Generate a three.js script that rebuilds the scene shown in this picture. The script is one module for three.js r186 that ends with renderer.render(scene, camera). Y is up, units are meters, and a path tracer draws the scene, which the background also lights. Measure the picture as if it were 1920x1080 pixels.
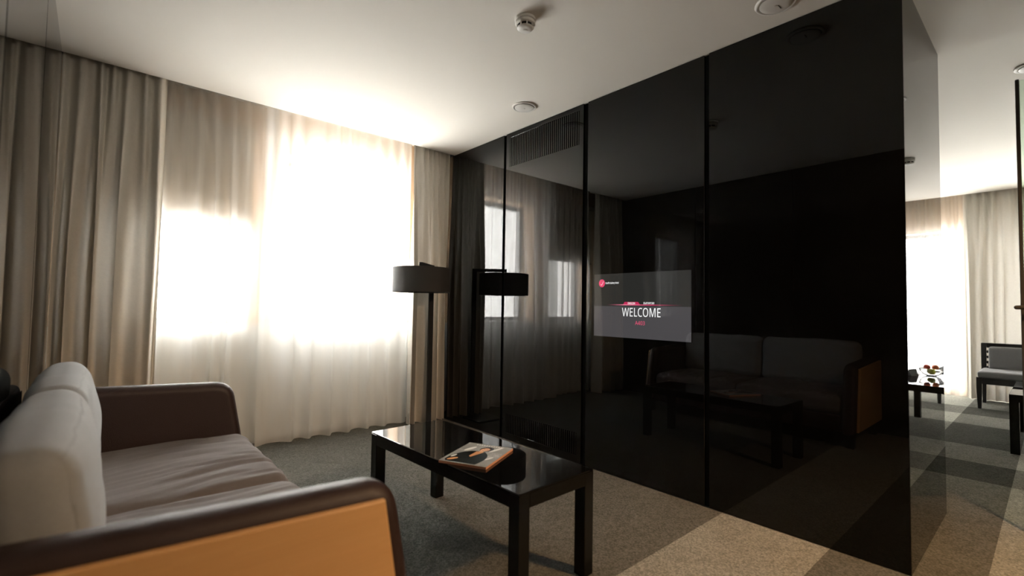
import * as THREE from 'three';
import { RoundedBoxGeometry } from 'three/addons/geometries/RoundedBoxGeometry.js';
import { ConvexGeometry } from 'three/addons/geometries/ConvexGeometry.js';
import { ImprovedNoise } from 'three/addons/math/ImprovedNoise.js';
import { mergeGeometries, mergeVertices } from 'three/addons/utils/BufferGeometryUtils.js';
import { RectAreaLightUniformsLib } from 'three/addons/lights/RectAreaLightUniformsLib.js';

// ---------------------------------------------------------------- camera, sky, exposure
const scene = new THREE.Scene();
const camera = new THREE.PerspectiveCamera(62.28, 16 / 9, 0.05, 100);
{
  const yaw = 0.7194, pitch = 0.0395, roll = 0.01567;
  const f = new THREE.Vector3(Math.sin(yaw) * Math.cos(pitch), Math.sin(pitch), -Math.cos(yaw) * Math.cos(pitch));
  const r = new THREE.Vector3(Math.cos(yaw), 0, Math.sin(yaw));
  const u = new THREE.Vector3().crossVectors(r, f);
  const r2 = r.clone().multiplyScalar(Math.cos(roll)).addScaledVector(u, Math.sin(roll));
  const u2 = u.clone().multiplyScalar(Math.cos(roll)).addScaledVector(r, -Math.sin(roll));
  camera.quaternion.setFromRotationMatrix(new THREE.Matrix4().makeBasis(r2, u2, f.clone().negate()));
  camera.position.set(-2.733, 1.151, 4.123);
  camera.focus = 3.6;
  camera.userData.fStop = camera.getFocalLength() / 11;   // an 11 mm wide aperture
}
scene.add(camera);
scene.background = new THREE.Color().setRGB(1.0, 0.985, 0.955);   // even overcast sky
scene.backgroundIntensity = 23;
const renderer = new THREE.WebGLRenderer({ antialias: true });
renderer.toneMapping = THREE.LinearToneMapping;
renderer.toneMappingExposure = 1.0;
renderer.shadowMap.enabled = true;
RectAreaLightUniformsLib.init();
// daylight entering at the glass of each window: [width, height, position, facing, brightness]
for (const [w, h, p, to, nits] of [[1.06, 1.39, [-0.94, 1.715, -0.54], [-0.94, 1.715, 5], 9], [0.72, 1.39, [-2.21, 1.715, -0.54], [-2.21, 1.715, 5], 7], [1.6, 2.12, [6.70, 1.23, 2.35], [0, 1.23, 2.35], 7], [2.05, 2.12, [6.70, 1.23, 4.525], [0, 1.23, 4.525], 7]]) {
  const l = new THREE.RectAreaLight(new THREE.Color().setRGB(1.0, 0.985, 0.955), nits, w, h); l.name = 'window_daylight'; l.position.set(...p); l.lookAt(...to); scene.add(l);
}

// ---------------------------------------------------------------- helpers
const noise = new ImprovedNoise();
const N = (x, y = 0, z = 0) => noise.noise(x, y, z);
function rng(seed) { let a = seed >>> 0; return () => { a = (a + 0x6d2b79f5) | 0; let t = Math.imul(a ^ (a >>> 15), 1 | a); t = (t + Math.imul(t ^ (t >>> 7), 61 | t)) ^ t; return ((t ^ (t >>> 14)) >>> 0) / 4294967296; }; }
const smooth = THREE.MathUtils.smoothstep, lerp = THREE.MathUtils.lerp;
const used = {};
function numbered(name) { const k = used[name] = (used[name] ?? -1) + 1; return k ? name + '_' + String(k).padStart(3, '0') : name; }
function shadows(o) { o.castShadow = true; o.receiveShadow = true; return o; }
function thing(name, label, category, pos = [0, 0, 0], turn = 0, group) {
  const o = new THREE.Group(); o.name = numbered(name); o.position.set(...pos); o.rotation.y = turn;
  o.userData = { label, category }; if (group) o.userData.group = group; scene.add(o); return o;
}
function struct(name, label, geometry, material) {
  const o = geometry ? shadows(new THREE.Mesh(geometry, material)) : new THREE.Group();
  o.name = numbered(name); o.userData = { kind: 'structure', label, category: name.split('_')[0] }; scene.add(o); return o;
}
function part(name, geometry, material, parent, pos) {
  const o = shadows(new THREE.Mesh(geometry, material)); o.name = name; if (pos) o.position.set(...pos); parent.add(o); return o;
}
// uv in metres from the dominant axis of each face's normal
function metric(g) {
  const p = g.attributes.position, n = g.attributes.normal, uv = new Float32Array(p.count * 2);
  for (let i = 0; i < p.count; i++) {
    const ax = Math.abs(n.getX(i)), ay = Math.abs(n.getY(i)), az = Math.abs(n.getZ(i));
    const [a, b] = ay >= ax && ay >= az ? [p.getX(i), p.getZ(i)] : ax >= az ? [p.getZ(i), p.getY(i)] : [p.getX(i), p.getY(i)];
    uv[2 * i] = a; uv[2 * i + 1] = b;
  }
  g.setAttribute('uv', new THREE.BufferAttribute(uv, 2)); return g;
}
// box between two corners
function bx(x0, x1, y0, y1, z0, z1) { return metric(new THREE.BoxGeometry(x1 - x0, y1 - y0, z1 - z0).translate((x0 + x1) / 2, (y0 + y1) / 2, (z0 + z1) / 2)); }
function rb(x0, x1, y0, y1, z0, z1, r = 0.004, s = 2) {
  if (r < 0.012) {   // chamfered box with flat faces
    const pts = [], c = [[x0, x0 + r, x1 - r, x1], [y0, y0 + r, y1 - r, y1], [z0, z0 + r, z1 - r, z1]];
    for (const sx of [0, 1]) for (const sy of [0, 1]) for (const sz of [0, 1]) for (let k = 0; k < 3; k++) { const e = [sx, sy, sz]; pts.push(new THREE.Vector3(...e.map((q, a) => (a === k ? c[a][q * 3] : c[a][1 + q])))); }
    return metric(new ConvexGeometry(pts));
  }
  return metric(new RoundedBoxGeometry(x1 - x0, y1 - y0, z1 - z0, s, r).translate((x0 + x1) / 2, (y0 + y1) / 2, (z0 + z1) / 2)); }
const merge = (list) => mergeGeometries(list.map((g) => (g.index ? g.toNonIndexed() : g)));
// soft cushion: a subdivided box rounded by r, crowned by bulge and puckered by shape(x, y, z, normal)
function cushion(w, h, d, r, shape, seg = [44, 16, 44]) {
  let g = new THREE.BoxGeometry(w, h, d, ...seg); g.deleteAttribute('uv'); g.deleteAttribute('normal'); g = mergeVertices(g, 1e-5);
  const p = g.attributes.position, v = new THREE.Vector3(), c = new THREE.Vector3(), n = new THREE.Vector3();
  const warp = (x, half) => { const t = THREE.MathUtils.clamp(x / half, -1, 1), e = Math.sign(t) * (1 - Math.pow(1 - Math.abs(t), 1.5)); return e * half; };   // more rings near the rounded edges
  for (let i = 0; i < p.count; i++) {
    v.fromBufferAttribute(p, i); v.set(warp(v.x, w / 2), warp(v.y, h / 2), warp(v.z, d / 2));
    c.set(THREE.MathUtils.clamp(v.x, -w / 2 + r, w / 2 - r), THREE.MathUtils.clamp(v.y, -h / 2 + r, h / 2 - r), THREE.MathUtils.clamp(v.z, -d / 2 + r, d / 2 - r));
    n.subVectors(v, c); if (n.lengthSq() < 1e-12) n.set(0, 1, 0); n.normalize();
    v.copy(c).addScaledVector(n, r);
    if (shape) v.addScaledVector(n, shape(v.x, v.y, v.z, n));
    p.setXYZ(i, v.x, v.y, v.z);
  }
  g.computeVertexNormals(); return metric(g);
}
// computed textures
function dataTex(size, fn, srgb) {
  const d = new Uint8Array(size * size * 4);
  for (let y = 0; y < size; y++) for (let x = 0; x < size; x++) { const c = fn(x, y), o = 4 * (y * size + x); const a = Array.isArray(c) ? c : [c, c, c]; for (let k = 0; k < 3; k++) d[o + k] = THREE.MathUtils.clamp(Math.round(a[k] * 255), 0, 255); d[o + 3] = 255; }
  const t = new THREE.DataTexture(d, size, size); t.wrapS = t.wrapT = THREE.RepeatWrapping; t.magFilter = THREE.LinearFilter; t.minFilter = THREE.LinearMipmapLinearFilter; t.generateMipmaps = true;
  if (srgb) t.colorSpace = THREE.SRGBColorSpace; t.needsUpdate = true; return t;
}
const rep = (t, k) => { const c = t.clone(); c.repeat.set(k, k); c.needsUpdate = true; return c; };
function periodic(size, cells, seed) {   // tileable value noise
  const r = rng(seed), g = Float32Array.from({ length: cells * cells }, () => r());
  return (x, y) => { const fx = x / size * cells, fy = y / size * cells, ix = Math.floor(fx), iy = Math.floor(fy), tx = fx - ix, ty = fy - iy, sx = tx * tx * (3 - 2 * tx), sy = ty * ty * (3 - 2 * ty), at = (a, b) => g[((b % cells) + cells) % cells * cells + ((a % cells) + cells) % cells];
    return lerp(lerp(at(ix, iy), at(ix + 1, iy), sx), lerp(at(ix, iy + 1), at(ix + 1, iy + 1), sx), sy); };
}
const p256 = periodic(512, 256, 1), p128 = periodic(512, 128, 2), p32 = periodic(512, 32, 3), p8 = periodic(512, 8, 4);
const carpetGrain = rep(dataTex(512, (x, y) => 0.86 + 0.22 * (p256(x, y) - 0.5) + 0.26 * (p128(x, y) - 0.5) + 0.06 * (p32(x, y) - 0.5) + 0.04 * (p8(x, y) - 0.5), true), 1 / 0.8);
const carpetBump = rep(dataTex(512, (x, y) => 0.5 + 0.6 * (p256(x, y) - 0.5) + 0.4 * (p128(x, y) - 0.5)), 1 / 0.8);
const weave = dataTex(256, (x, y) => 0.5 + 0.22 * Math.sin(x * Math.PI / 4) * Math.sin(y * Math.PI / 4 + (Math.floor(x / 8) % 2) * Math.PI) + 0.35 * (p256(x * 2, y * 2) - 0.5));
const weaveFine = rep(weave, 1 / 0.06);
const cloth = rep(dataTex(256, (x, y) => 0.96 + 0.06 * (p256(x * 2, y * 2) - 0.5) + 0.02 * (p32(x * 2, y * 2) - 0.5), true), 1 / 0.25);
const leatherBump = rep(dataTex(512, (x, y) => 0.5 + 0.5 * (p128(x, y) - 0.5) + 0.4 * (p256(x, y) - 0.5)), 1 / 0.25);
const woodGrain = dataTex(512, (x, y) => { const k = periodicLine(y, x); return [0.97 + 0.02 * k, 0.97 + 0.03 * k, 0.97 + 0.04 * k]; }, true);
function periodicLine(y, x) { return (p256(y, 4 * Math.floor(x / 64)) - 0.5) * 0.9 + (p32(y + 4 * p8(x, y), 20) - 0.5); }

// ---------------------------------------------------------------- materials
const lin = (r, g, b) => new THREE.Color().setRGB(r, g, b);
const std = (color, roughness, extra = {}) => new THREE.MeshPhysicalMaterial({ color, roughness, side: THREE.DoubleSide, ...extra });
const M = {
  paint: std(lin(0.86, 0.825, 0.76), 0.9),
  plaster: std(lin(0.78, 0.76, 0.72), 0.92),
  beige: std(lin(0.62, 0.44, 0.29), 0.92),
  dado: std(lin(0.74, 0.77, 0.77), 0.7),
  blackGlass: std(lin(0.0022, 0.0021, 0.0019), 0.015, { ior: 1.45 }),
  darkVoid: std(lin(0.004, 0.004, 0.004), 0.9),
  frame: std(lin(0.05, 0.05, 0.05), 0.45),
  pane: std(lin(1, 1, 1), 0.0, { transmission: 1, thickness: 0, ior: 1.45 }),
  drape: std(lin(0.68, 0.65, 0.585), 0.97, { map: cloth, transmission: 0.05, thickness: 0, specularIntensity: 0.2 }),
  sheer: std(lin(0.93, 0.935, 0.92), 0.54, { transmission: 0.62, thickness: 0, ior: 1.1, specularIntensity: 0.2 }),
  blind: std(lin(0.55, 0.47, 0.38), 0.85),
  carpet: [0.235, 0.13, 0.105, 0.048].map((a) => std(lin(a * 1.0, a * 1.0, a * 0.88).multiplyScalar(1.3), 1.0, { map: carpetGrain, bumpMap: carpetBump, bumpScale: 0.0012, specularIntensity: 0 })),
  lacquer: std(lin(0.003, 0.0028, 0.0026), 0.22, { specularIntensity: 0.55 }),
  topGlass: std(lin(0.003, 0.003, 0.003), 0.012, { ior: 1.6 }),
  leather: std(lin(0.026, 0.0105, 0.0075), 0.52, { bumpMap: leatherBump, bumpScale: 0.0006 }),
  veneer: std(lin(0.78, 0.44, 0.175), 0.38, { map: rep(woodGrain, 1.2) }),
  seatFabric: std(lin(0.165, 0.150, 0.145), 0.85, { map: cloth, bumpMap: weaveFine, bumpScale: 0.0004, sheen: 0.5, sheenColor: lin(0.3, 0.28, 0.28), sheenRoughness: 0.5 }),
  backFabric: std(lin(0.37, 0.40, 0.42), 0.85, { map: cloth, bumpMap: weaveFine, bumpScale: 0.0004, sheen: 0.5, sheenColor: lin(0.3, 0.3, 0.3), sheenRoughness: 0.5 }),
  shade: std(lin(0.028, 0.028, 0.027), 0.8, { bumpMap: weaveFine, bumpScale: 0.0003 }),
  metalDark: std(lin(0.03, 0.032, 0.033), 0.35, { metalness: 0.3 }),
  white: std(lin(0.78, 0.76, 0.72), 0.45),
  rubber: std(lin(0.01, 0.01, 0.01), 0.7),
  chairWood: std(lin(0.012, 0.010, 0.009), 0.35),
  chairFabric: std(lin(0.16, 0.165, 0.17), 0.9, { map: cloth, bumpMap: weaveFine, bumpScale: 0.0005 }),
  paper: std(lin(0.55, 0.26, 0.14), 0.7),
  clearGlass: std(lin(1, 1, 1), 0.02, { transmission: 1, thickness: 0.004, ior: 1.5 }),
  doorGlass: std(lin(0.86, 0.94, 0.87), 0.0, { transmission: 1, thickness: 0, ior: 1.5 }),
};

// ---------------------------------------------------------------- room shell
const H = 2.70, HB = 2.79, ZE = 3.685, XT = 1.01, XL = -2.94;
{
  // carpet: strips along the room crossed by bands in the far room; 0 light on light, 1 light strip in a dark band, 2 dark strip, 3 dark strip in a dark band
  const floor = struct('floor', 'grey carpet laid in broad light and dark blocks');
  part('slab', bx(-3.2, 7.0, -0.2, -0.012, -0.6, 6.7), M.plaster, floor);
  const lay = (x0, x1, z0, z1, tone) => part('carpet_panel', bx(x0, x1, -0.012, 0, z0, z1), M.carpet[tone], floor);
  for (const [z0, z1, light] of [[-0.36, 2.85, 0], [2.85, 3.375, 1], [3.375, 3.905, 0], [3.905, 4.95, 1], [4.95, 6.5, 0]]) lay(XL, 0.0, z0, z1, light ? 0 : 2);
  lay(0, XT, 3.375, 3.905, 2); lay(0, XT, 3.905, 4.95, 0);
  const rows = [[XT, 1.905, 0], [1.905, 2.46, 1], [2.46, 3.1, 0], [3.1, 4.2, 1], [4.2, 4.88, 0], [4.88, 5.49, 1], [5.49, 6.5, 0]];
  for (const [x0, x1, dark] of rows) for (const [z0, z1, light] of [[-0.1, 2.3, 0], [2.3, 3.375, 1], [3.375, 3.905, 0], [3.905, 4.95, 1], [4.95, 6.5, 0]]) lay(x0, x1, z0, z1, (light ? 0 : 2) + dark);

  struct('ceiling', 'smooth white painted ceiling of the near room', merge([bx(-3.2, XT, H, H + 0.3, 0.062, 6.7), bx(-3.2, XT, H + 0.13, H + 0.3, -0.7, 0.062)]), M.paint);
  struct('ceiling', 'slightly higher white painted ceiling of the far room', merge([bx(XT, 6.20, HB, HB + 0.3, -0.6, 6.7), bx(6.20, 7.0, HB + 0.13, HB + 0.3, -0.6, 6.7)]), M.paint);

  // window wall of the near room, z from -0.18 to -0.50, with two openings
  const SILL = 0.97, HEAD = 2.46, W1 = [-1.52, -0.36], W2 = [-2.62, -1.80];
  const wb = struct('wall_back', 'beige plastered window wall hidden behind the curtains');
  part('upper_wall', merge([bx(-3.2, 0.6, HEAD, 2.9, -0.64, -0.32), bx(-3.2, W2[0], SILL, HEAD, -0.64, -0.32), bx(W2[1], W1[0], SILL, HEAD, -0.64, -0.32), bx(W1[1], 0.6, SILL, HEAD, -0.64, -0.32)]), M.beige, wb);
  part('lower_wall', bx(-3.2, 0.6, -0.1, SILL, -0.64, -0.32), M.dado, wb);
  const makeWindow = (label, sx, x, y0, y1, z, along) => {
    const w = struct('window_' + sx, label);
    const f = 0.05, half = (x[1] - x[0]) / 2, list = [bx(-half, half, y0, y0 + f, -0.03, 0.03), bx(-half, half, y1 - f, y1, -0.03, 0.03), bx(-half, -half + f, y0 + f, y1 - f, -0.03, 0.03), bx(half - f, half, y0 + f, y1 - f, -0.03, 0.03)];
    part('window_frame', merge(list), M.frame, w);
    part('pane', bx(-half + f, half - f, y0 + f, y1 - f, -0.004, 0.004), M.pane, w);
    part('window_sill', along ? rb(-half, half, y0 - 0.025, y0 + 0.004, 0.03, 0.24, 0.004) : rb(-half, half, y0 - 0.025, y0 + 0.004, 0.03, 0.24, 0.004), M.dado, w);
    const c = (x[0] + x[1]) / 2;
    if (along) w.position.set(c, 0, z); else { w.position.set(z, 0, c); w.rotation.y = -Math.PI / 2; }
    return w;
  };
  makeWindow('tall window blown out behind the sheer beside the floor lamp', 1, W1, SILL, HEAD, -0.58, true);
  makeWindow('window with a lowered blind behind the sheer by the taupe drape', 2, W2, SILL, HEAD, -0.58, true);

  // partition of black glass panels between the rooms
  const wr = struct('wall_right', 'glossy black glass panelled partition wall');
  part('core', merge([bx(0.022, XT - 0.022, 0, H, -0.32, ZE - 0.02), bx(0.0, XT, H, H + 0.2, -0.32, 0.06)]), M.darkVoid, wr);
  const seams = [[-0.31, 0.866], [0.899, 1.794], [1.838, 2.743], [2.773, ZE]];
  const T = 0.018;
  seams.forEach(([z0, z1], i) => {
    if (i !== 1) { part('glass_panel', i === 3 ? bx(0, T, 0.002, H - 0.003, z0, z1) : rb(0, T, 0.002, H - 0.003, z0, z1, 0.0025), M.blackGlass, wr); return; }
    // the panel with an air grille above and below
    const sh = new THREE.Shape([[z0, 0.002], [z1, 0.002], [z1, H - 0.003], [z0, H - 0.003]].map((a) => new THREE.Vector2(...a)));
    const grilles = [[0.945, 1.752, 2.395, 2.655], [0.945, 1.752, 0.062, 0.222]];
    for (const [a, b, c, d] of grilles) sh.holes.push(new THREE.Path([[a, c], [b, c], [b, d], [a, d]].map((q) => new THREE.Vector2(...q))));
    const g = new THREE.ExtrudeGeometry(sh, { depth: T - 0.003, bevelEnabled: true, bevelThickness: 0.0015, bevelSize: 0.0015, bevelOffset: -0.0015, bevelSegments: 1 });
    g.rotateY(-Math.PI / 2).translate(T - 0.0015, 0, 0);   // shape x runs along z
    const panel = part('glass_panel', metric(g), M.blackGlass, wr);
    for (const [a, b, c, d] of grilles) {
      const n = 37, pitch = (b - a) / n, slat = bx(0.0005, T - 0.002, c, d, 0, pitch * 0.62);
      for (let k = 0; k < n; k++) part('slat', slat, M.blackGlass, panel, [0, 0, a + (k + 0.21) * pitch]);
    }
  });
  part('end_panel', bx(0.0185, XT - 0.02, 0.002, H - 0.003, ZE - 0.019, ZE), M.blackGlass, wr);
  part('rear_panel', rb(XT - 0.02, XT, 0.002, HB - 0.003, 0, ZE, 0.002), M.blackGlass, wr);

  // black glass wall behind the sofa
  const wl = struct('wall_left', 'glossy black glass panelled wall behind the sofa');
  part('core', merge([bx(-3.2, XL - 0.02, 0, H, -0.32, 6.6), bx(-3.2, XL, H, H + 0.2, -0.32, 0.06)]), M.darkVoid, wl);
  for (const [z0, z1] of [[-0.31, 1.128], [1.146, 2.248], [2.266, 3.368], [3.386, 4.488], [4.506, 6.5]]) part('glass_panel', bx(XL - T, XL, 0.002, H - 0.003, z0, z1), M.blackGlass, wl);

  // walls out of the frame
  struct('wall_front', 'pale plastered wall behind the camera', bx(-3.2, 7.0, -0.1, 3.0, 6.5, 6.7), M.plaster);
  struct('wall_far_back', 'pale plastered back wall of the far room', bx(XT, 7.0, -0.1, 3.0, -0.3, 0), M.plaster);
  struct('wall_passage', 'glossy black glass wall beside the passage behind the camera', bx(0, XT, 0, H, 4.96, 6.5), M.blackGlass);
  const B1 = [1.5, 3.20], B2 = [3.45, 5.6], bs = 0.12, bh = 2.34;
  struct('wall_far', 'beige plastered window wall of the far room', merge([bx(6.5, 6.82, -0.1, bs, 0, 6.5), bx(6.5, 6.82, bh, 3.0, 0, 6.5), bx(6.5, 6.82, bs, bh, 0, B1[0]), bx(6.5, 6.82, bs, bh, B1[1], B2[0]), bx(6.5, 6.82, bs, bh, B2[1], 6.5)]), M.beige);
  makeWindow('tall window of the far room left of the gathered drape', 3, B1, bs, bh, 6.74, false);
  makeWindow('tall window of the far room seen mirrored in the partition end', 4, B2, bs, bh, 6.74, false);

  // sliding glass leaf at the passage
  const d = struct('door_1', 'clear glass sliding door leaf with dark edge at the right picture edge');
  part('leaf', bx(XT + 0.012, XT + 0.022, 0.01, 2.43, 4.012, 4.95), M.doorGlass, d);
  part('edge_profile', rb(XT, XT + 0.036, 0.008, 2.435, 3.998, 4.014, 0.003), M.frame, d);
  const hd = new THREE.TubeGeometry(new THREE.CatmullRomCurve3([[XT - 0.055, 1.19, 3.985], [XT - 0.055, 1.19, 4.08], [XT - 0.05, 1.19, 4.105], [XT - 0.02, 1.19, 4.11], [XT + 0.006, 1.19, 4.11]].map((q) => new THREE.Vector3(...q))), 24, 0.011, 10);
  const tip = new THREE.SphereGeometry(0.011, 12, 8).translate(XT - 0.055, 1.19, 3.985);
  const rose = new THREE.CylinderGeometry(0.026, 0.026, 0.012, 24).rotateZ(Math.PI / 2).translate(XT, 1.19, 4.11);
  part('door_handle', merge([hd, tip, rose]), M.frame, d);
}

// ---------------------------------------------------------------- curtains
// cloth hung from a straight heading: local x along the rail, z out of it, gathered at the top and opening into wider folds below
function drapeGeometry(w, h, { seed, folds, amp, nu = 420, nv = 60, flare = 0, sway = 0.02, lean = 0 }) {
  const pos = [], uv = [], idx = [], r = rng(seed), o1 = r() * 50, o2 = r() * 50, o3 = r() * 50;
  const ph = (s, o, k, a) => s * k + a * N(s * k * 0.45 + o, o * 1.7, 0.5);
  const wave = (t) => { const c = Math.sin(t * 2 * Math.PI); return c * (1.25 - 0.25 * c * c); };
  for (let j = 0; j <= nv; j++) for (let i = 0; i <= nu; i++) {
    const s = i / nu, v = j / nv, down = smooth(v, 0.0, 0.55);
    const drift = sway * N(s * folds * 0.3 + o1, v * 1.1 + o2, 1.3);
    const tight = wave(ph(s, o1, folds * 1.35, 0.85)), loose = wave(ph(s, o2, folds, 1.15) + 0.25 * N(v * 1.4 + o3, s * 4));
    const size = 0.55 + 0.75 * (0.5 + N(s * folds * 0.35 + o3, 3.1, v * 0.7));
    let z = amp * (lerp(0.42 * tight, 0.08 * tight + loose * size, down));
    z += amp * 0.08 * N(s * folds * 2.2 + o3, v * 3, 2.0) * down;
    z += amp * 0.35 * smooth(v, 0.94, 1) * N(s * folds * 1.3 + o1, 9.1, 4.0);
    const x = (s - 0.5) * w * (1 + flare * v) + drift * Math.sin(Math.PI * s) + lean * v * v + amp * 0.35 * wave(ph(s, o2, folds, 1.15) + 0.25) * down * Math.sin(Math.PI * s);
    pos.push(x, h * (1 - v) + 0.006 * N(s * folds * 0.9 + o2, 7.7) * smooth(v, 0.95, 1), z); uv.push(s * w * 1.8, v * h);
  }
  for (let j = 0; j < nv; j++) for (let i = 0; i < nu; i++) { const a = j * (nu + 1) + i, b = a + 1, c = a + nu + 1, d = c + 1; idx.push(a, c, b, b, c, d); }
  const g = new THREE.BufferGeometry(); g.setAttribute('position', new THREE.Float32BufferAttribute(pos, 3)); g.setAttribute('uv', new THREE.Float32BufferAttribute(uv, 2)); g.setIndex(idx); g.computeVertexNormals(); return g;
}
function curtain(name, label, category, a, b, at, along, h, mat, opt, group) {
  const c = (a + b) / 2, w = b - a;
  const t = thing(name, label, category, along ? [c, 0.008, at] : [at, 0.008, c], along ? 0 : -Math.PI / 2, group);
  part('fabric', drapeGeometry(w, h - 0.032, opt), mat, t);
  const tape = bx(-w / 2, w / 2, h - 0.05, h - 0.03, -0.003, 0.003);
  part('heading_tape', tape, mat, t);
  return t;
}
curtain('drape', 'heavy taupe drape hanging in folds at the left behind the sofa', 'curtain', -2.939, -2.395, 0.0, true, H + 0.128, M.drape, { seed: 11, folds: 5.2, amp: 0.06, nu: 300 });
curtain('drape', 'narrow taupe drape gathered in the corner behind the floor lamp', 'curtain', -0.435, -0.02, 0.0, true, H + 0.128, M.drape, { seed: 23, folds: 4.6, amp: 0.045, nu: 260 });
curtain('sheer_curtain', 'translucent white sheer over the left window with the lowered blind', 'curtain', -2.50, -1.60, -0.21, true, H + 0.128, M.sheer, { seed: 35, folds: 6.5, amp: 0.034 });
curtain('sheer_curtain', 'wide translucent white sheer over the tall right window', 'curtain', -1.72, -0.40, -0.11, true, H + 0.128, M.sheer, { seed: 47, folds: 7.5, amp: 0.038, nu: 520, flare: 0.02 });
curtain('drape', 'pale drape gathered behind the lounge chair in the far room', 'curtain', 3.30, 4.12, 6.27, false, HB + 0.128, M.drape, { seed: 59, folds: 6.5, amp: 0.05, nu: 320 });
curtain('sheer_curtain', 'sheer of the far room beside the gathered pale drape', 'curtain', 0.8, 3.36, 6.40, false, HB + 0.128, M.sheer, { seed: 61, folds: 18, amp: 0.033, nu: 620 });
curtain('sheer_curtain', 'far room sheer visible only mirrored in the partition end', 'curtain', 4.06, 6.3, 6.40, false, HB + 0.128, M.sheer, { seed: 73, folds: 16, amp: 0.033, nu: 560 });
{
  const t = thing('curtain_track', 'white curtain track recessed above the near window wall', 'track', [0, H + 0.13, 0]);
  part('rail', bx(-2.93, -0.01, -0.018, 0, -0.24, 0.035), M.white, t);
  const t2 = thing('curtain_track', 'white curtain track recessed above the far window wall', 'track', [0, HB + 0.13, 0]);
  part('rail', bx(6.25, 6.42, -0.018, 0, 0.5, 6.45), M.white, t2);
  const b = thing('roller_blind', 'beige roller blind half lowered over the left window', 'blind', [0, 0, -0.305]);
  part('roller', new THREE.CylinderGeometry(0.028, 0.028, 0.92, 20).rotateZ(Math.PI / 2).translate(-2.21, 2.58, 0.02), M.blind, b);
  part('blind_fabric', bx(-2.66, -1.76, 1.80, 2.58, -0.008, -0.004), M.blind, b);
  part('bottom_bar', rb(-2.66, -1.76, 1.778, 1.802, -0.011, 0.003, 0.003), M.metalDark, b);
}

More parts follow.
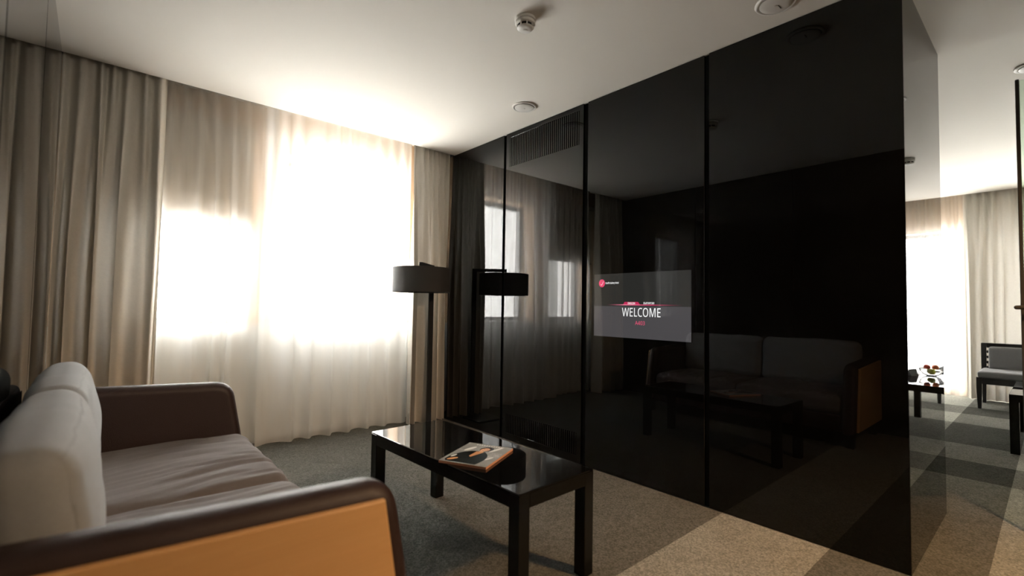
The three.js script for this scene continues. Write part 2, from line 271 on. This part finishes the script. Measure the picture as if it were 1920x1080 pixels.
// ---------------------------------------------------------------- sofa
{
  const X0 = -2.92, XF = -2.06;   // back and front
  const s = thing('sofa', 'grey cushioned two seat sofa with dark leather arms and tan wood side panel', 'sofa', [0, 0, 0]);
  const armProfile = (inset) => {
    const sh = new THREE.Shape(), a = inset, xf = (y) => -2.122 + (0.7 - y) * 0.16 - a, yt = (x) => 0.708 + (-2.13 - x) * 0.04 - a;
    const r = Math.max(0.012, 0.09 - a);
    sh.moveTo(X0 + a, 0.12 + a); sh.lineTo(xf(0.12), 0.12 + a); sh.lineTo(xf(0.70 - r), yt(-2.12) - r);
    sh.quadraticCurveTo(xf(0.7) , yt(-2.12) , xf(0.7) - r, yt(-2.12 - r));
    sh.lineTo(X0 + a, yt(X0 + a)); sh.closePath(); return sh;
  };
  const arm = (zc) => {
    const th = 0.105, b = 0.046;
    const g = new THREE.ExtrudeGeometry(armProfile(b), { depth: th - 2 * b, bevelEnabled: true, bevelThickness: b, bevelSize: b, bevelSegments: 10, curveSegments: 14 }).translate(0, 0, zc - th / 2 + b);
    const a = part('arm', metric(g), M.leather, s); return a;
  };
  const far = arm(1.045), near = arm(2.955);
  const panelShape = () => { const a = 0.043, sh = new THREE.Shape(), yt = (x) => 0.708 + (-2.13 - x) * 0.04 - a, xf = (y) => -2.137 + (0.7 - y) * 0.16 - a; sh.moveTo(X0 + a, 0.15); sh.lineTo(xf(0.15), 0.15); sh.lineTo(xf(0.675), yt(-2.16)); sh.lineTo(X0 + a, yt(X0)); sh.closePath(); return sh; };
  const panelGeo = (z) => metric(new THREE.ExtrudeGeometry(panelShape(), { depth: 0.012, bevelEnabled: true, bevelThickness: 0.004, bevelSize: 0.004, bevelSegments: 2, curveSegments: 2 }).translate(0, 0, z));
  for (const [a, z] of [[far, 1.045 - 0.105 / 2 - 0.016], [near, 2.955 + 0.105 / 2 + 0.001]]) { const w = part('wood_panel', panelGeo(z), M.veneer, a); w.userData.label = 'tan wood veneer panel on the arm side'; }
  part('base_frame', rb(X0 + 0.02, XF - 0.02, 0.12, 0.27, 1.105, 2.895, 0.015, 3), M.leather, s);
  part('back_frame', rb(X0, X0 + 0.06, 0.12, 0.78, 1.105, 2.895, 0.03, 4), M.leather, s);
  for (const x of [X0 + 0.06, XF - 0.07]) for (const z of [1.045, 2.955]) part('leg', rb(x - 0.03, x + 0.03, 0.0, 0.125, z - 0.03, z + 0.03, 0.005), M.lacquer, s);
  const seatPucker = (seed) => (x, y, z, n) => {
    const top = Math.max(0, n.y), across = (x + 0.4) / 0.8;
    let d = 0.016 * top * (1 - Math.pow(2 * x / 0.82, 4)) * (1 - Math.pow(2 * z / 0.94, 4));
    const f = z * 14 + 1.6 * N(x * 2 + seed, z * 2) + x * 1.6;
    d += top * 0.0075 * (N(x * 2.2 + seed, f * 1.3, seed) + 0.55 * N(x * 3.2, f * 2.9, seed + 4)) * (0.25 + 0.9 * smooth(across, 0.05, 0.75)) * 1.5;
    d += 0.002 * N(x * 9, y * 9, z * 9 + seed);
    return d;
  };
  const seatW = 0.80, seatD = 0.90;
  for (const [zc, k] of [[1.552, 1], [2.448, 2]]) part('seat_cushion', cushion(seatW, 0.17, seatD - 0.006, 0.06, seatPucker(k * 7.3), [70, 14, 90]).translate(X0 + 0.045 + seatW / 2, 0.348, zc), M.seatFabric, s);
  const backPucker = (seed) => (x, y, z, n) => {
    let d = 0.032 * Math.abs(n.x) * (1 - Math.pow(2 * z / 0.95, 2)) * (1 - Math.pow(2 * y / 0.5, 2));
    d += 0.010 * N(y * 5 + seed, z * 4, seed) + 0.005 * N(y * 11 + z * 5, z * 6, seed + 2);
    return d;
  };
  for (const [zc, k] of [[1.552, 1], [2.448, 2]]) {
    const g = cushion(0.15, 0.455, 0.89, 0.066, backPucker(k * 3.7), [18, 40, 60]); g.rotateZ(0.10).translate(-2.80, 0.645, zc);
    part('back_cushion', g, M.backFabric, s);
  }
}

// ---------------------------------------------------------------- coffee tables
function coffeeTable(label, pos, turn, L, W, h) {   // L along local z
  const t = thing('coffee_table', label, 'table', pos, turn), leg = 0.058;
  const frame = [bx(-W / 2 + leg, W / 2 - leg, h - 0.062, h - 0.008, L / 2 - leg, L / 2), bx(-W / 2 + leg, W / 2 - leg, h - 0.062, h - 0.008, -L / 2, -L / 2 + leg), bx(-W / 2, -W / 2 + leg, h - 0.062, h - 0.008, -L / 2 + leg, L / 2 - leg), bx(W / 2 - leg, W / 2, h - 0.062, h - 0.008, -L / 2 + leg, L / 2 - leg)];
  part('frame', merge(frame), M.lacquer, t);
  for (const sx of [-1, 1]) for (const sz of [-1, 1]) part('leg', rb(sx * (W / 2 - leg / 2) - leg / 2, sx * (W / 2 - leg / 2) + leg / 2, 0, h - 0.008, sz * (L / 2 - leg / 2) - leg / 2, sz * (L / 2 - leg / 2) + leg / 2, 0.002), M.lacquer, t);
  part('tabletop', rb(-W / 2, W / 2, h - 0.008, h, -L / 2, L / 2, 0.0025), M.topGlass, t);
  return t;
}
coffeeTable('low black coffee table with glass top carrying a magazine', [-1.306, 0, 2.195], -0.033 * -1, 1.175, 0.452, 0.45);
coffeeTable('low black glass table in the far room carrying the fruit bowl', [3.62, 0, 4.08], Math.PI / 2, 1.2, 0.46, 0.49);

// magazine on the near table
{
  const W = 0.235, L = 0.305, cv = document.createElement('canvas'); cv.width = 512; cv.height = 664;
  const c = cv.getContext('2d'), r = rng(5);
  c.fillStyle = '#8d908e'; c.fillRect(0, 0, 512, 664);
  for (let k = 0; k < 46; k++) { const v = Math.floor(100 + r() * 90); c.fillStyle = `rgba(${v},${v + 2},${v},0.35)`; c.beginPath(); c.ellipse(r() * 512, r() * 664, 30 + r() * 90, 8 + r() * 22, -0.5 + r() * 0.4, 0, 7); c.fill(); }
  c.fillStyle = '#d9dcd8'; for (const [x, y, a, b] of [[110, 200, 26, 90], [380, 130, 20, 110], [430, 420, 18, 60]]) { c.beginPath(); c.ellipse(x, y, a, b, 0.35, 0, 7); c.fill(); }
  // dark clothed figure leaning across the page
  c.fillStyle = '#12120e'; c.beginPath(); c.moveTo(30, 600); c.bezierCurveTo(20, 420, 90, 300, 190, 250); c.lineTo(300, 250); c.bezierCurveTo(400, 330, 430, 460, 380, 640); c.lineTo(60, 640); c.closePath(); c.fill();
  c.fillStyle = '#c08a5e'; c.beginPath(); c.moveTo(215, 262); c.lineTo(300, 255); c.lineTo(235, 450); c.lineTo(205, 420); c.closePath(); c.fill();
  c.beginPath(); c.ellipse(95, 560, 60, 26, -0.9, 0, 7); c.fill(); c.fillStyle = '#d8d8d2'; c.beginPath(); c.ellipse(62, 470, 16, 46, 0.2, 0, 7); c.fill();
  c.fillStyle = '#1b1612'; c.beginPath(); c.ellipse(282, 158, 66, 82, 0.35, 0, 7); c.fill();
  c.fillStyle = '#cf9d78'; c.beginPath(); c.ellipse(272, 178, 44, 60, 0.35, 0, 7); c.fill(); c.fillRect(238, 225, 44, 40);
  c.fillStyle = '#2a1c15'; for (const [x, y] of [[258, 164], [294, 176]]) { c.beginPath(); c.ellipse(x, y, 8, 4, 0.35, 0, 7); c.fill(); } c.fillStyle = '#8c4a3c'; c.beginPath(); c.ellipse(260, 212, 13, 5, 0.35, 0, 7); c.fill();
  c.fillStyle = '#e6e8e4'; for (let k = 0; k < 9; k++) for (let i = 0; i < 5; i++) if (r() > 0.25) c.fillRect(390 + i * 22, 250 + k * 17, 8 + r() * 11, 4);
  for (let i = 0; i < 11; i++) c.fillRect(110 + i * 28, 30, 14, 24);
  const tex = new THREE.CanvasTexture(cv); tex.colorSpace = THREE.SRGBColorSpace;
  const m = thing('magazine', 'grey covered magazine with a dark clothed figure lying on the coffee table', 'magazine', [-1.358, 0.4505, 2.326], 0);
  m.rotation.y = -1.11;
  part('pages', rb(-W / 2, W / 2, 0, 0.011, -L / 2, L / 2, 0.001), M.paper, m);
  const cg = new THREE.PlaneGeometry(W, L).rotateX(-Math.PI / 2).translate(0, 0.0115, 0);
  part('cover', cg, std(new THREE.Color(1, 1, 1), 0.22, { map: tex }), m);
}

// ---------------------------------------------------------------- floor lamp
{
  const t = thing('floor_lamp', 'black floor lamp with drum shade on an offset arm in the corner', 'lamp', [-0.26, 0, 0.105]);
  const ang = Math.atan2(0.205, -0.232);   // arm direction in x, z
  part('base', rb(-0.20, 0.10, 0, 0.018, -0.03, 0.27, 0.006), M.metalDark, t);
  part('pole', rb(-0.025, 0.025, 0.018, 1.545, -0.011, 0.011, 0.003), M.metalDark, t);
  const len = 0.31;
  part('arm', rb(-0.02, len + 0.03, 1.513, 1.545, -0.017, 0.017, 0.003).rotateY(-ang), M.metalDark, t);
  const cx = Math.cos(ang) * len, cz = Math.sin(ang) * len;
  part('stem', new THREE.CylinderGeometry(0.012, 0.012, 0.05, 16).translate(cx, 1.49, cz), M.metalDark, t);
  const R = 0.258, y0 = 1.27, y1 = 1.492;
  const prof = [[R, y0], [R, y1], [R - 0.003, y1], [R - 0.003, y0], [R, y0]].map((q) => new THREE.Vector2(...q));
  const shade = part('lamp_shade', new THREE.LatheGeometry(prof, 64).translate(cx, 0, cz), M.shade, t);
  part('diffuser', new THREE.CylinderGeometry(R - 0.004, R - 0.004, 0.004, 48).translate(cx, 1.467, cz), M.shade, shade);
  part('bulb', new THREE.SphereGeometry(0.035, 20, 14).translate(cx, 1.39, cz), M.white, t);
  part('socket', new THREE.CylinderGeometry(0.018, 0.018, 0.06, 16).translate(cx, 1.44, cz), M.metalDark, t);
}

// ---------------------------------------------------------------- television behind the glass
{
  const cv = document.createElement('canvas'); cv.width = 1280; cv.height = 720; const c = cv.getContext('2d');
  c.fillStyle = '#2b2b29'; c.fillRect(0, 0, 1280, 370); c.fillStyle = '#4a484a'; c.fillRect(0, 370, 1280, 350);
  // round pink emblem and the name beside it
  c.fillStyle = '#e8496f'; c.beginPath(); c.arc(118, 106, 46, 0, 7); c.fill();
  c.strokeStyle = '#ffd3dd'; c.lineWidth = 7; c.beginPath(); c.moveTo(98, 118); c.lineTo(116, 128); c.lineTo(140, 84); c.stroke();
  c.fillStyle = '#ffffff'; c.font = 'bold 30px sans-serif'; c.textAlign = 'left'; c.save(); c.translate(172, 116); c.scale(0.66, 1); c.fillText('Graffit Gallery Hotel', 0, 0); c.restore();
  c.fillStyle = '#c2335c'; c.beginPath(); c.moveTo(430, 352); c.lineTo(450, 322); c.lineTo(635, 322); c.lineTo(660, 352); c.fill();
  const gr = c.createLinearGradient(190, 0, 1190, 0); gr.addColorStop(0, 'rgba(226,70,112,0)'); gr.addColorStop(0.25, '#f58aa4'); gr.addColorStop(0.6, '#d8436c'); gr.addColorStop(1, 'rgba(190,40,80,0)'); c.fillStyle = gr; c.fillRect(190, 350, 1000, 10);
  c.fillStyle = '#ffffff'; c.textAlign = 'center'; c.font = 'bold 30px sans-serif'; c.save(); c.translate(545, 348); c.scale(0.8, 1); c.fillText('ENGLISH', 0, 0); c.restore(); c.save(); c.translate(775, 346); c.scale(0.8, 1); c.fillText('БЪЛГАРСКИ', 0, 0); c.restore();
  c.save(); c.translate(672, 482); c.scale(0.84, 1); c.font = '132px sans-serif'; c.fillText('WELCOME', 0, 0); c.restore();
  c.fillStyle = '#f0567c'; c.font = '58px sans-serif'; c.fillText('A403', 662, 572);
  const tex = new THREE.CanvasTexture(cv); tex.colorSpace = THREE.SRGBColorSpace;
  const tv = thing('television', 'lit television screen reading WELCOME set in the black glass wall', 'television', [0, 0, 0]);
  const sg = new THREE.PlaneGeometry(0.748, 0.441).rotateY(-Math.PI / 2).translate(-0.0042, 1.1735, 2.289);
  part('bezel', bx(-0.004, 0.0, 0.952, 1.395, 1.914, 2.664), M.blackGlass, tv);
  part('screen', sg, std(lin(0.0022, 0.0021, 0.002), 0.015, { ior: 1.56, emissive: new THREE.Color(1, 1, 1), emissiveMap: tex, emissiveIntensity: 0.95 }), tv);
  const tl = new THREE.RectAreaLight(0xfff0f2, 0.05, 0.74, 0.43); tl.name = 'television_glow'; tl.position.set(-0.008, 1.1735, 2.289); tl.lookAt(-1, 1.1735, 2.289); scene.add(tl);
}

// ---------------------------------------------------------------- ceiling fittings
function smokeDetector(label, x, y, z) {
  const t = thing('smoke_detector', label, 'smoke detector', [x, y, z]);
  const lathe = (pts) => new THREE.LatheGeometry(pts.map((q) => new THREE.Vector2(...q)), 40);
  part('mounting_base', lathe([[0, 0], [0.054, 0], [0.056, -0.004], [0.056, -0.012], [0.052, -0.016], [0, -0.016]]), M.white, t);
  part('body', lathe([[0, -0.016], [0.051, -0.016], [0.054, -0.022], [0.054, -0.031], [0.050, -0.036], [0.036, -0.037], [0, -0.037]]), M.white, t);
  part('sensor_chamber', lathe([[0, -0.036], [0.041, -0.036], [0.036, -0.052], [0, -0.052]]), M.rubber, t);
  for (let k = 0; k < 8; k++) part('rib', bx(0.036, 0.047, -0.053, -0.034, -0.0025, 0.0025).rotateY(k * Math.PI / 4 + 0.25), M.white, t);
  part('cap', lathe([[0, -0.050], [0.043, -0.050], [0.044, -0.053], [0.038, -0.060], [0.024, -0.065], [0, -0.066]]), M.white, t);
  part('button', lathe([[0, -0.065], [0.012, -0.0652], [0.012, -0.0672], [0, -0.0678]]), M.white, t);
}
smokeDetector('white round smoke detector with dark vents on the near ceiling', -1.046, H, 2.272);
smokeDetector('smoke detector of the far room seen mirrored in the partition end', 3.73, HB, 4.25);
function airValve(label, x, y, z, slot) {
  const t = thing('air_valve', label, 'air valve', [x, y, z]);
  const lathe = (pts) => new THREE.LatheGeometry(pts.map((q) => new THREE.Vector2(...q)), 48);
  part('collar', lathe([[0.072, 0], [0.095, 0], [0.096, -0.004], [0.092, -0.009], [0.084, -0.011], [0.078, -0.008], [0.074, -0.001]]), M.white, t);
  part('throat', lathe([[0, -0.001], [0.075, -0.001]]), M.white, t);
  const d = part('disc', lathe([[0, -0.004], [0.066, -0.004], [0.074, -0.009], [0.073, -0.013], [0.05, -0.016], [0, -0.017]]), M.white, t);
  part('spindle', lathe([[0, -0.015], [0.006, -0.0165], [0.006, -0.0195], [0, -0.02]]), M.white, d);
  if (slot) part('slot', bx(-0.018, 0.018, -0.0178, -0.0165, -0.0018, 0.0018).translate(0.02, 0, 0.01), M.rubber, d);
}
airValve('round white ceiling air valve near the wall grille', -0.286, H, 1.441, false);
airValve('slotted round white ceiling air valve cut by the top picture edge', -0.211, H, 3.224, true);
airValve('round air valve on the far room ceiling at the right edge', 1.86, HB, 4.06, false);

// adjustable ceiling spots behind the camera
function ceilingSpot(label, x, y, z, target, power, rgb, cone) {
  const t = thing('ceiling_spotlight', label, 'ceiling light', [x, y, z]);
  const dir = new THREE.Vector3(...target).sub(new THREE.Vector3(x, y - 0.19, z)).normalize(), q = new THREE.Quaternion().setFromUnitVectors(new THREE.Vector3(0, -1, 0), dir);
  const lathe = (pts) => new THREE.LatheGeometry(pts.map((a) => new THREE.Vector2(...a)), 40);
  part('canopy', lathe([[0, 0], [0.05, 0], [0.05, -0.02], [0.045, -0.024], [0, -0.024]]), M.white, t);
  part('stem', new THREE.CylinderGeometry(0.008, 0.008, 0.13, 12).translate(0, -0.085, 0), M.white, t);
  const head = part('lamp_head', lathe([[0, 0.055], [0.12, 0.055], [0.13, 0.045], [0.13, -0.055], [0.125, -0.055], [0.122, -0.03], [0, -0.03]]), M.white, t, [0, -0.19, 0]); head.quaternion.copy(q);
  part('lamp_lens', new THREE.CylinderGeometry(0.12, 0.12, 0.004, 40).translate(0, -0.033, 0), std(lin(0.9, 0.8, 0.6), 0.5, { emissive: lin(...rgb), emissiveIntensity: 1.5 }), head);
  const l = new THREE.SpotLight(lin(...rgb), power, 0, cone, 0.9, 2); l.name = 'spotlight_beam'; l.castShadow = true; l.shadow.radius = 6;
  l.position.set(x, y - 0.19, z).addScaledVector(dir, 0.062); l.target.position.set(...target); scene.add(l, l.target);
}
ceilingSpot('pale lit ceiling spot behind the camera aimed across at the sofa', -0.3, H, 5.7, [-1.4, 0.8, 0.9], 9, [1, 0.93, 0.82], 0.62);
ceilingSpot('warm lit ceiling spot shining down on the floor behind the camera', -0.3, H, 5.0, [-0.4, 0, 3.5], 28, [1, 0.58, 0.27], 1.2);

// ---------------------------------------------------------------- far room furniture
{
  // low lounge chair facing the partition; local x runs from the front edge to the back, local z across
  const t = thing('lounge_chair', 'low black wood lounge chair with grey cushions before the far drape', 'chair', [5.44, 0, 3.46]);
  const Wd = 0.82, D = 0.68;
  const leg = (x0, z0, h, lean, dx) => { const g = new THREE.BoxGeometry(0.06, h, 0.05, 1, 6, 1).translate(0, h / 2, 0), p = g.attributes.position; for (let i = 0; i < p.count; i++) { const k = p.getY(i) / h, s = 0.62 + 0.38 * Math.min(1, k * 1.6); p.setXYZ(i, p.getX(i) * s + lean * k, p.getY(i), p.getZ(i) * s); } g.computeVertexNormals(); return metric(g.translate(x0, 0, z0)); };
  for (const z of [0.025, Wd - 0.025]) { part('leg', leg(0.03, z, 0.38, 0, 0), M.chairWood, t); part('back_post', leg(D - 0.06, z, 0.77, 0.07, 0), M.chairWood, t); }
  part('front_rail', rb(0.01, 0.05, 0.30, 0.37, 0.05, Wd - 0.05, 0.004), M.chairWood, t);
  for (const z of [0.008, Wd - 0.042]) part('side_rail', rb(0.05, D - 0.09, 0.30, 0.37, z, z + 0.034, 0.004), M.chairWood, t);
  for (let k = 0; k < 5; k++) part('back_slat', rb(D - 0.045 + 0.012 * k, D - 0.02 + 0.012 * k, 0.44 + k * 0.068, 0.475 + k * 0.068, 0.05, Wd - 0.05, 0.004), M.chairWood, t);
  part('top_rail', rb(D - 0.012, D + 0.03, 0.735, 0.775, 0.0, Wd, 0.005), M.chairWood, t);
  part('seat_cushion', cushion(D - 0.04, 0.075, Wd - 0.02, 0.03, (x, y, z, n) => 0.012 * Math.max(0, n.y) + 0.003 * N(x * 7, z * 7), [24, 8, 24]).translate(D / 2 - 0.02, 0.408, Wd / 2), M.chairFabric, t);
  const b = cushion(0.09, 0.30, Wd - 0.15, 0.035, (x, y, z, n) => 0.008 * Math.abs(n.x), [8, 20, 24]); b.rotateZ(-0.16).translate(D - 0.105, 0.585, Wd / 2);
  part('back_cushion', b, M.chairFabric, t);
}
{
  const bp = [3.96, 0.49, 4.13];
  const t = thing('fruit_bowl', 'clear glass bowl of fruit on the far table mirrored in the partition end', 'bowl', bp);
  const prof = [[0, 0], [0.04, 0], [0.075, 0.02], [0.098, 0.055], [0.104, 0.08], [0.101, 0.081], [0.094, 0.056], [0.072, 0.024], [0.04, 0.006], [0, 0.006]].map((q) => new THREE.Vector2(...q));
  part('glass', new THREE.LatheGeometry(prof, 40), M.clearGlass, t);
  const apple = (r) => { const g = new THREE.SphereGeometry(r, 24, 18), p = g.attributes.position; for (let i = 0; i < p.count; i++) { const y = p.getY(i) / r, d = Math.hypot(p.getX(i), p.getZ(i)) / r; p.setY(i, r * (y - 0.25 * Math.sign(y) * Math.exp(-d * d * 8))); } g.computeVertexNormals(); return g; };
  const fruit = (name, label, col, x, y, z, r) => { const f = thing(name, label, 'fruit', [bp[0] + x, bp[1] + y, bp[2] + z], x * 9); part('flesh', apple(r), std(col, 0.35), f); part('stem', new THREE.CylinderGeometry(0.0015, 0.002, 0.014, 6).translate(0, r * 0.85, 0), M.chairWood, f); };
  fruit('apple', 'red apple on top of the fruit in the glass bowl', lin(0.80, 0.07, 0.02), -0.012, 0.092, 0.034, 0.030);
  fruit('apple', 'orange red apple nearer the window in the glass bowl', lin(0.85, 0.20, 0.05), 0.012, 0.092, -0.032, 0.030);
  fruit('apple', 'yellow green apple low in the front of the bowl', lin(0.62, 0.66, 0.08), -0.030, 0.043, -0.010, 0.028);
  fruit('apple', 'yellow green apple low at the back of the bowl', lin(0.58, 0.66, 0.09), 0.030, 0.043, 0.012, 0.028);
  const g = thing('drinking_glass', 'small clear drinking glass beside the fruit bowl', 'glass', [4.03, 0.49, 4.26]);
  part('tumbler', new THREE.LatheGeometry([[0, 0], [0.028, 0], [0.033, 0.10], [0.031, 0.10], [0.0265, 0.006], [0, 0.006]].map((q) => new THREE.Vector2(...q)), 28), M.clearGlass, g);
  const k = thing('folded_card', 'small folded grey card standing on the far table', 'card', [3.8, 0.49, 4.26], 0.5);
  part('front_leaf', bx(-0.05, 0.05, 0, 0.075, -0.001, 0.001).rotateX(-0.35).translate(0, 0, 0.026), M.chairFabric, k); part('back_leaf', bx(-0.05, 0.05, 0, 0.075, -0.001, 0.001).rotateX(0.35).translate(0, 0, -0.026), M.chairFabric, k);
}

renderer.render(scene, camera);
